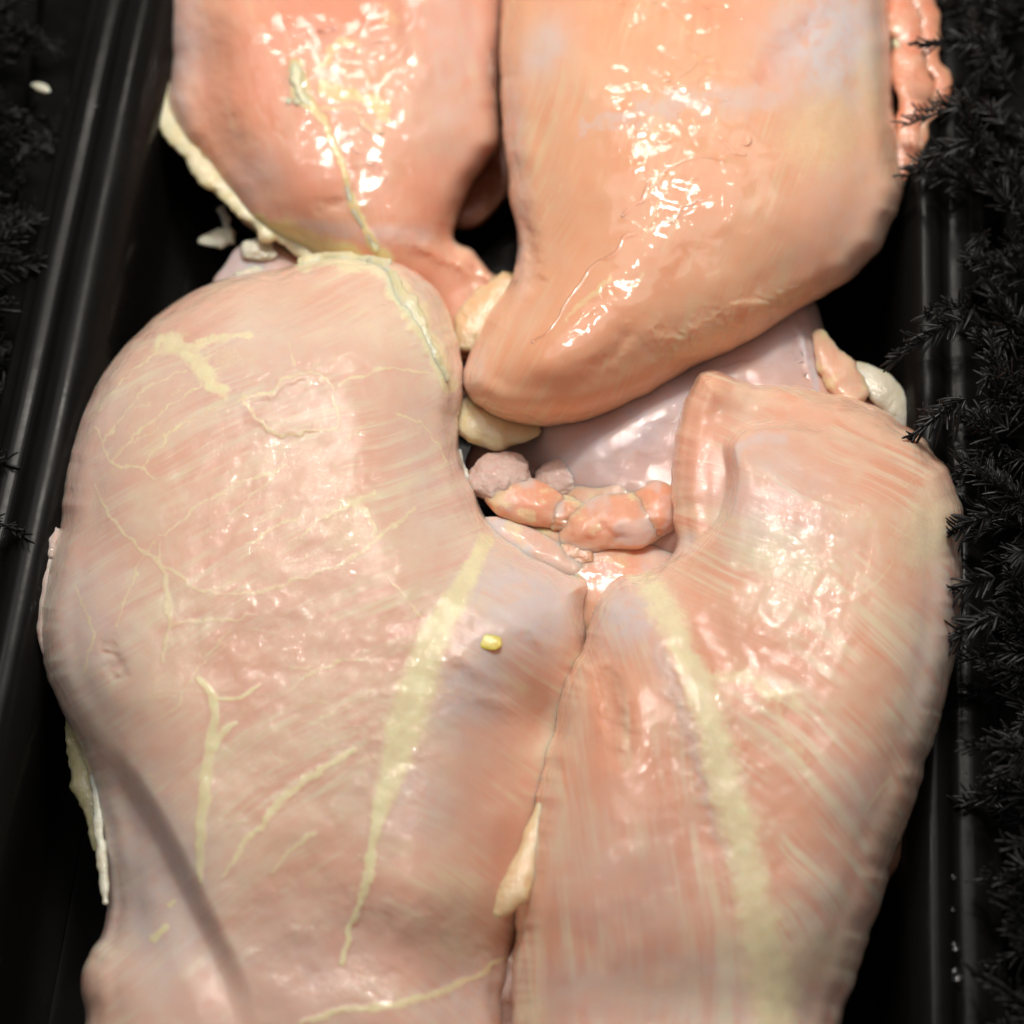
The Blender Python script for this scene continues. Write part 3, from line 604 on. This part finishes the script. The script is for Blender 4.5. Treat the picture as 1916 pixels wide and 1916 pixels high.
def foldC(X, Y):
    d = side(X, Y, creaseC)            # positive: lower left flap
    fade = sstep(Y, 1330, 1520) * (1 - sstep(Y, 1780, 1960))
    return fade * (-30 * sstep(d, -40, 10) + 18 * sstep(d, 4, 80))
def radC(X, Y): return 235 + 330 * sstep(X, 760, 900) * sstep(Y, 1180, 1380) + 60 * sstep(X, 700, 860) * (1 - sstep(Y, 700, 1000))
pC = grow('breast_meat', M_left, tC, polyC, 235, radC, 290, 2.6, marks=marksC, tilt=(0.0, -0.06), smooth=36, soft=5, seed=3, fibc=(1750, 3575), fib2=(-350, 3600, lambda x, y: side(x, y, [(915, 960), (860, 1100), (790, 1230), (740, 1400), (700, 1560), (660, 1740), (600, 2100)]) < 0), rim=70,
    bumps=[('g', 480, 900, 260, 300, 0, 24), ('F', foldC), ('F', lambda X, Y: -70 * sstep(Y, 1150, 2050)), ('g', 250, 1700, 110, 220, -15, -30), ('g', 560, 1850, 300, 200, 0, -20),
           ('l', [(835, 540), (850, 620), (855, 700), (850, 780), (862, 850)], 15, -20), ('l', [(700, 500), (760, 560), (800, 640), (826, 700)], 22, 12), ('l', [(905, 1000), (860, 1100), (810, 1200), (770, 1330), (740, 1440), (705, 1560)], 60, -12), ('g', 980, 1130, 90, 50, 25, 12),
           ('l', [(560, 1740), (680, 1760), (780, 1790), (870, 1840), (960, 1900)], 80, -16), ('g', 800, 1680, 90, 110, 0, 16), ('l', [(440, 745), (500, 738), (560, 705), (620, 715)], 10, 5), ('l', [(450, 745), (470, 780), (540, 805), (620, 800)], 9, 4), ('l', [(200, 1210), (225, 1260)], 16, -6),
           ('g', 1050, 1110, 40, 26, 20, -14), ('l', [(850, 1130), (890, 1150), (940, 1180)], 16, 3), ('l', [(950, 1090), (1000, 1110), (1050, 1150)], 16, 3), ('l', [(830, 1225), (880, 1240), (930, 1290)], 16, 3), ('l', [(930, 1060), (960, 1080), (1010, 1090)], 16, 3), ('l', [(880, 1300), (930, 1310), (960, 1340)], 16, 3), ('l', [(960, 1170), (1010, 1190), (1040, 1230)], 16, 3), ('l', [(300, 560), (240, 640), (190, 740)], 30, 5), ('g', 1010, 1350, 40, 60, 0, -22)])
blob('fat_speck', M_spot, tC, 914, 1200, 23, 15, 10, float(surf(pC, 914, 1200)) - 0.5, 2.6, 0.3, 30, 61, 4, label='bright egg yellow fat speck')
strip('fat_cord', M_fat, tC, [(690, 489, 11), (722, 508, 13), (742, 545, 20), (765, 575, 18), (785, 605, 15), (800, 640, 12), (818, 680, 14), (836, 712, 10)], pc=pC, off=-4, flat=0.42, lump=0.32, lf=20, seed=62)
strip('fat_cord', M_fat, tC, [(560, 492, 10), (600, 484, 11), (640, 482, 12), (690, 488, 10), (730, 492, 8)], pc=pC, off=2, flat=0.5, lump=0.3, lf=16, seed=63)
strip('white_edge', M_ice, tC, [(96, 1030, 12, 330), (90, 1080, 16, 330), (86, 1140, 17, 330), (88, 1200, 16, 330), (100, 1240, 10, 326)], flat=0.9, lump=0.15, lf=24, seed=64, label='whitish rim of membrane along its left edge')
strip('fat_edge', M_fatg, tC, [(132, 1320, 12, 230), (140, 1370, 18, 230), (152, 1420, 24, 232), (160, 1470, 26, 236), (178, 1530, 20, 240), (186, 1590, 10, 244)], flat=0.8, lump=0.2, lf=22, seed=65)
strip('fat_edge', M_fatp, tC, [(176, 1450, 10, 300), (184, 1500, 11, 302), (186, 1560, 10, 300), (192, 1620, 9, 300), (198, 1690, 7, 300)], flat=0.7, lump=0.25, lf=20, seed=66)
strip('thin_sinew', M_fatp, tC, [(858, 842, 5, 318), (864, 870, 6, 318), (876, 895, 5, 320)], flat=0.7, lump=0.3, lf=10, seed=67)
t = blob('ice_lump', M_ice, None, 96, 1012, 20, 32, 0, 334, 16, 0.22, 14, 43, 4)
tag(t, 'small grey ice crust on the left edge of the large left breast', 'ice')
# torn wet flesh between the two front breasts

# D: front right
tD = empty('chicken_breast', 'banded pink front right chicken breast with folded flap and long cream fat stripe', 'chicken breast', 1400, 1350, BR)
polyD = [(1318, 694), (1350, 700), (1400, 716), (1470, 722), (1540, 732), (1610, 748), (1680, 785), (1735, 830), (1778, 890), (1800, 960), (1800, 1050), (1796, 1150), (1786, 1240), (1760, 1340), (1735, 1420), (1705, 1520), (1672, 1610), (1640, 1720), (1605, 1820), (1575, 1916), (1530, 2080), (1200, 2120), (965, 2080),
         (962, 1960), (958, 1880), (962, 1800), (966, 1700), (972, 1640), (985, 1560), (1005, 1470), (1030, 1390), (1045, 1320), (1066, 1260), (1092, 1200), (1112, 1130), (1150, 1085), (1200, 1068), (1245, 1045), (1264, 1010), (1258, 930), (1258, 860), (1268, 790), (1296, 720)]
marksD = [('fat', 'l', [(1190, 1078, 22), (1225, 1110, 30), (1255, 1160, 28), (1285, 1230, 24), (1310, 1300, 30), (1335, 1380, 32), (1360, 1470, 36), (1385, 1560, 36), (1405, 1650, 34), (1425, 1740, 40), (1445, 1820, 48), (1450, 1900, 40)], 0.82, 12),
          ('fat', 'l', [(1325, 1270, 16), (1370, 1262, 18), (1430, 1290, 22), (1490, 1310, 16)], 0.6, 22), ('fat', 'b', (1740, 990, 70, 90, 30), 0.5), ('fat', 'b', (1600, 960, 120, 26, 20), 0.28), ('fat', 'b', (1480, 1800, 160, 60, -15), 0.4), ('fat', 'b', (1250, 1850, 160, 60, 0), 0.25), ('fat', 'b', (1330, 730, 40, 20, 20), 0.25),
          ('fat', 'l', [(1450, 1320, 10), (1470, 1380, 12), (1500, 1420, 10)], 0.4, 16), ('fat', 'l', [(1620, 1520, 2), (1650, 1475, 3), (1668, 1455, 2)], 0.7, 2), ('fat', 'l', [(1600, 1120, 2), (1640, 1090, 2.5), (1670, 1050, 2)], 0.5, 3), ('fat', 'l', [(1690, 910, 3), (1740, 880, 3)], 0.3, 5),
          ('mem', 'l', [(1370, 960, 12), (1378, 900, 12), (1376, 850, 12), (1400, 826, 14), (1460, 822, 14)], 0.7, 8), ('mem', 'b', (1440, 930, 130, 110, 30), 0.5), ('mem', 'b', (1180, 1150, 70, 60, 20), 0.95), ('mem', 'l', [(1180, 1130, 22), (1240, 1240, 20), (1280, 1340, 14), (1310, 1440, 12), (1345, 1560, 12), (1390, 1650, 12)], 0.55, 14), ('mem', 'l', [(1290, 1010, 16), (1200, 1060, 18), (1150, 1110, 20)], 0.6, 12), ('mem', 'b', (1760, 1150, 50, 300, 12), 0.5), ('mem', 'b', (1600, 1480, 70, 90, 0), 0.4), ('mem', 'b', (1300, 1860, 400, 90, 0), 0.5), ('mem', 'b', (1560, 1750, 120, 200, 20), 0.35), ('mem', 'b', (1180, 1700, 150, 200, 0), 0.3),
          ('red', 'b', (1340, 1190, 60, 70, -20), 0.6), ('red', 'b', (1400, 1200, 80, 50, 30), 0.5), ('red', 'b', (1130, 1300, 45, 110, 12), 0.7), ('red', 'b', (1150, 1450, 100, 170, 0), 0.5), ('red', 'b', (1180, 1720, 130, 170, 0), 0.35), ('red', 'b', (1320, 890, 60, 150, 8), 0.55), ('red', 'b', (1620, 820, 120, 60, 25), 0.25), ('red', 'b', (1020, 1700, 40, 180, 0), 0.45), ('red', 'b', (1480, 830, 50, 20, 20), 0.5), ('red', 'b', (1040, 1850, 40, 60, 0), 0.5), ('fat', 'b', (990, 1890, 40, 50, 0), 0.45), ('fat', 'b', (1010, 1760, 24, 60, 0), 0.25), ('fl', 'b', (1430, 1330, 110, 80, 10), 1.0), ('fl', 'b', (1560, 1000, 160, 90, 20), 0.6), ('fl', 'b', (1500, 1650, 120, 80, 0), 0.4)]
lipD = [(1150, 1120), (1230, 1068), (1300, 1040), (1352, 1000), (1378, 940), (1384, 880), (1376, 836), (1400, 812), (1450, 806), (1520, 812), (1600, 830)]
def earD(X, Y):
    d = side(X, Y, lipD)               # negative: behind the lip
    fade = (1 - sstep(X, 1380, 1560)) * sstep(Y, 690, 800) * sstep(X - 0.25 * (1050 - Y), 1150, 1240)
    return fade * (-88 * sstep(-d, 0, 24) * (0.25 + 0.75 * sstep(X, 1256, 1372)) ) + 6 * (1 - sstep(X, 1440, 1600)) * np.exp(-((d - 14) / 22)**2)
pD = grow('breast_meat', M_right, tD, polyD, 225, 205, 362, 2.8, tilt=(0.02, -0.06), smooth=34, soft=4, rough=3.5, seed=6, fibc=(800, 2200), fib2=(-1500, 1900, lambda x, y: side(x, y, [(1190, 1040), (1225, 1110), (1255, 1160), (1310, 1300), (1360, 1470), (1405, 1650), (1450, 1900), (1470, 2200)]) > 0), rim=75, marks=marksD,
    bumps=[('f', earD), ('F', lambda X, Y: -60 * sstep(Y, 1200, 2050)), ('g', 1310, 760, 60, 90, 0, 10), ('l', [(1480, 790), (1580, 800), (1680, 845)], 20, -7),
           ('g', 1340, 1210, 60, 80, -20, -22), ('l', [(1170, 1160), (1225, 1280), (1260, 1400), (1310, 1540), (1370, 1660)], 44, -7), ('l', [(1130, 1240), (1150, 1330), (1160, 1400)], 24, -18), ('l', [(1230, 1120), (1290, 1240), (1330, 1380), (1370, 1500), (1405, 1650), (1440, 1800)], 50, 5), ('g', 1320, 1900, 350, 120, 0, -40), ('g', 1150, 1500, 90, 250, 0, 14), ('g', 1620, 1300, 130, 280, 10, 14)])
strip('fat_flap', M_fato, tD, [(1014, 1505, 9, 402), (1002, 1555, 18, 412), (986, 1610, 26, 418), (968, 1658, 30, 420), (946, 1692, 20, 416), (928, 1712, 8, 410)], flat=0.5, lump=0.14, lf=26, seed=71, label='loose orange yellow fat flap on its left edge')
strip('seam_shade_strip', M_brown, tD, [(985, 1620, 20, 190), (965, 1720, 44, 185), (955, 1840, 52, 185), (955, 2000, 52, 185)], flat=0.9, lump=0.1, lf=60, seed=76)  # added brown strip that stands for the dark shade of the seam
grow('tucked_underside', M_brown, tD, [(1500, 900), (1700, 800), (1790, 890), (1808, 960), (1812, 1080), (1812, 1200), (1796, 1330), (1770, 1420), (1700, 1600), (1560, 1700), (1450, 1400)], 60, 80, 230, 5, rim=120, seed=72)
strip('fat_bit', M_fatp, tD, [(1770, 1318, 12, 300), (1795, 1330, 16, 300), (1800, 1352, 10, 300)], flat=0.8, lump=0.25, lf=16, seed=73)


# ------------------------------------------------------------------ meat juice: menisci and rings on the wet skin
def bead(parent, pc, pts, r=2.6, seed=0):
    strip('juice_bead', M_juice, parent, [(x, y, r * (0.8 + 0.5 * random.Random(int(x * 7 + y)).random())) for x, y in pts], pc=pc, off=-0.2, flat=0.16, lump=0.2, lf=9, seg=8, step=3, seed=seed)
random.seed(5)
beadsB = [[(1172, 48), (1210, 34), (1248, 24), (1266, 30), (1280, 52), (1298, 64), (1284, 80), (1290, 96), (1312, 108), (1306, 124), (1290, 140), (1270, 148), (1238, 150), (1210, 160), (1184, 152)],
          [(1318, 112), (1336, 110), (1348, 122), (1344, 134), (1328, 130), (1314, 120)], [(1310, 152), (1324, 142), (1338, 146), (1332, 158), (1316, 160), (1309, 153)], [(1270, 216), (1290, 208), (1302, 216), (1294, 228), (1276, 230), (1268, 222)], [(1228, 258), (1248, 244), (1262, 248), (1252, 262), (1234, 266), (1228, 260)], [(1240, 170), (1260, 162), (1272, 168), (1254, 176), (1242, 172)],
          [(1300, 182), (1320, 196), (1340, 188), (1366, 182)], [(1350, 256), (1366, 274), (1378, 286), (1396, 288)], [(1356, 300), (1330, 292), (1296, 294), (1262, 306), (1240, 322), (1220, 334), (1212, 350), (1204, 372), (1190, 380), (1164, 404)],
          [(1310, 368), (1290, 382), (1274, 384), (1264, 404), (1238, 418), (1214, 430), (1190, 436), (1168, 444), (1156, 470), (1134, 484), (1108, 500), (1092, 524), (1074, 550), (1060, 570), (1044, 600), (1020, 628), (996, 640)],
          [(1390, 256), (1398, 254), (1402, 266), (1394, 270), (1388, 260)], 
          [(1160, 4), (1200, 6), (1240, 0), (1280, 6)], [(1300, 0), (1320, 10), (1350, 16), (1378, 26)]]
for i, b in enumerate(beadsB): bead(tB, pB, b, 4.0, i)
beadsA = [[(660, 264), (668, 282), (684, 284), (690, 300), (704, 306), (708, 322), (720, 336)], [(598, 204), (620, 210), (660, 210), (684, 214), (676, 232), (696, 246), (716, 248)], [(506, 0), (510, 14), (524, 22), (534, 38)], [(596, 54), (612, 46), (628, 50), (610, 58), (596, 56)], [(676, 84), (700, 76), (724, 72)], [(622, 212), (640, 236), (650, 260)], [(920, 90), (916, 120), (922, 160)]]
for i, b in enumerate(beadsA): bead(tA, pA, b, 4.0, 30 + i)
for i, b in enumerate([[(1350, 690), (1372, 682), (1396, 676), (1420, 684), (1444, 680)], [(1440, 716), (1466, 722), (1500, 706), (1510, 690)], [(1478, 660), (1490, 676), (1506, 672), (1500, 656)], [(1258, 792), (1270, 780), (1284, 770)]]): bead(tE, pE, b, 2.6, 50 + i)

# drops on the tray rim
for (px, py, r) in [(1786, 1770, 9), (1788, 1822, 13), (1784, 1640, 5), (1782, 1700, 4), (180, 197, 5), (184, 342, 3), (60, 1120, 4), (205, 310, 3)]:
    zc = 0.0388; W_ = on_plane(px, py, zc); V, F = ICO[3]
    P = V * np.array([r, r, r * 0.6])[None] * PXM + W_[None]
    o = mesh_obj('water_drop', P, [F], M_juice, None, True)
    tag(o, {1786: 'second lowest water drop on the right tray rim', 1788: 'largest and lowest water drop on the right tray rim', 1784: 'upper of the tiny drops on the right tray rim', 1782: 'tiny drop just above the two big ones on the right rim', 180: 'highest bright droplet on the left tray rim beside the black leaves', 184: 'tiny droplet on the left rim, third from the top', 60: 'lone droplet low on the left tray rim', 205: 'tiny droplet on the inner slope of the left rim'}[px], 'water drop', 'water drops on the tray rims')

# ------------------------------------------------------------------ black plastic leaf garnish
def frond_mesh(seed, nl=26, L=0.017):
    rn = random.Random(seed); V = []; F = []
    def cone(p, d, up, ln, r, bend):
        d = d.normalized(); s = d.cross(up).normalized(); u = s.cross(d); b = len(V); sg = 5
        prof = [(0, 0.5), (0.35, 0.95), (0.75, 1.0), (0.96, 0.65)]
        for t, rr in prof:
            c = p + d * (ln * t) + u * (-bend * ln * t * t)
            for k in range(sg):
                a = k / sg * 2 * math.pi; V.append(c + (s * math.cos(a) + u * math.sin(a) * 0.6) * r * rr)
        V.append(p + d * ln * 1.03 + u * (-bend * ln))
        for i in range(len(prof) - 1):
            for k in range(sg): F.append((b + i * sg + k, b + i * sg + (k + 1) % sg, b + (i + 1) * sg + (k + 1) % sg, b + (i + 1) * sg + k))
        e = b + len(prof) * sg; i = (len(prof) - 1) * sg
        for k in range(sg): F.append((b + i + k, b + i + (k + 1) % sg, e, e))
    curve = rn.uniform(0.2, 0.8)
    for i in range(nl):
        t = (i + 0.5) / nl
        p = Vector((L * t, 0, -curve * L * t * t))
        d0 = Vector((1, 0, -2 * curve * t)).normalized()
        for sd in (-1, 0, 1):
            a = sd * R(rn.uniform(34, 84)) * (1 - 0.55 * t); 
            d = Vector((math.cos(a), math.sin(a), rn.uniform(0.0, 0.35) if sd else rn.uniform(0.6, 1.0)))
            cone(p, d + d0 * 0.4, Vector((0, 0, 1)), L * (0.36 - 0.12 * t) * rn.uniform(0.7, 1.3), 0.00040, rn.uniform(-0.5, 1.1))
    me = bpy.data.meshes.new('frond'); me.from_pydata([v[:] for v in V], [], [f if f[2] != f[3] else f[:3] for f in F]); me.polygons.foreach_set('use_smooth', [True] * len(me.polygons)); me.materials.append(M_leaf); return me
FR = [frond_mesh(s, 17) for s in range(6)]
def garnish(label, spots, base_pts):
    root = empty('leaf_garnish', label, 'plastic garnish', base_pts[0][0], base_pts[0][1])
    inv = Matrix.Translation(root.location).inverted()
    V = []
    for (px, py, z) in base_pts: V.append(on_plane(px, py, z))
    for (px, py, z) in base_pts: V.append(on_plane(px, py, z) - np.array([0, 0, 0.012]))
    n = len(base_pts)
    mesh_obj('base_mat', V, [np.array([[0, 1, 2, 3], [7, 6, 5, 4]]), np.array([[0, 4, 5, 1], [1, 5, 6, 2], [2, 6, 7, 3], [3, 7, 4, 0]])], M_case, root, False)
    for (P, rot, s, k) in spots:
        o = bpy.data.objects.new('frond', FR[k]); C.objects.link(o); o.parent = root; o.matrix_parent_inverse = inv
        o.location = P; o.rotation_euler = rot; o.scale = (s, s, s)
rn = random.Random(11)
def fill(n, edge, far, zlo, zhi, toward, yr=(-160, 2080)):
    out = []
    for k in range(n):
        py = yr[0] + (yr[1] - yr[0]) * ((k + rn.random()) / n)
        e = edge(py); px = e + (far - e) * rn.random() ** 1.0
        z = rn.uniform(zlo, zhi); P = on_plane(px, py, z)
        az = toward + R(rn.gauss(0, 75)); el = R(rn.uniform(-5, 80))
        out.append((P, (R(rn.uniform(-40, 40)), -el, az), rn.uniform(0.7, 1.1), rn.randrange(6)))
    return out
def eR(y):
    return float(np.interp(y, [-200, 30, 160, 240, 330, 500, 560, 720, 800, 930, 1020, 1120, 1250, 1400, 1700, 2100], [1860, 1850, 1850, 1840, 1800, 1800, 1800, 1800, 1830, 1860, 1870, 1860, 1880, 1900, 1960, 1980]))
spR = fill(285, eR, 2130, 0.036, 0.052, R(180))
for (x, y, a) in [(1840, 200, 172), (1850, 80, 178), (1835, 265, 190), (1810, 745, 215), (1865, 1080, 196), (1865, 960, 205), (1870, 1150, 205), (1805, 600, 200)]:
    spR.append((on_plane(x, y, 0.058), (0, R(-8), R(a)), 1.0, rn.randrange(6)))
garnish('bushy black plastic leaf garnish along the right rim, overhanging the meat', spR, [(1850, -200, 0.036), (2250, -200, 0.036), (2300, 2200, 0.036), (1990, 2200, 0.030)])
def eL(y): return float(np.interp(y, [-200, 0, 200, 400, 700, 1000, 1600], [110, 80, 60, 30, -30, -80, -200]))
spL = fill(260, eL, -260, 0.022, 0.040, R(0), (-160, 1500))
garnish('dim black plastic leaf garnish outside the left rim', spL, [(-500, -200, 0.020), (90, -200, 0.020), (-160, 1700, 0.020), (-800, 1700, 0.020)])
o = blob('meat_crumb', M_fatp, None, 78, 164, 20, 8, 18, 300, 8, 0.15, 12, 91, 4)
tag(o, 'small whitish crumb caught on the black leaves at the left', 'crumb')
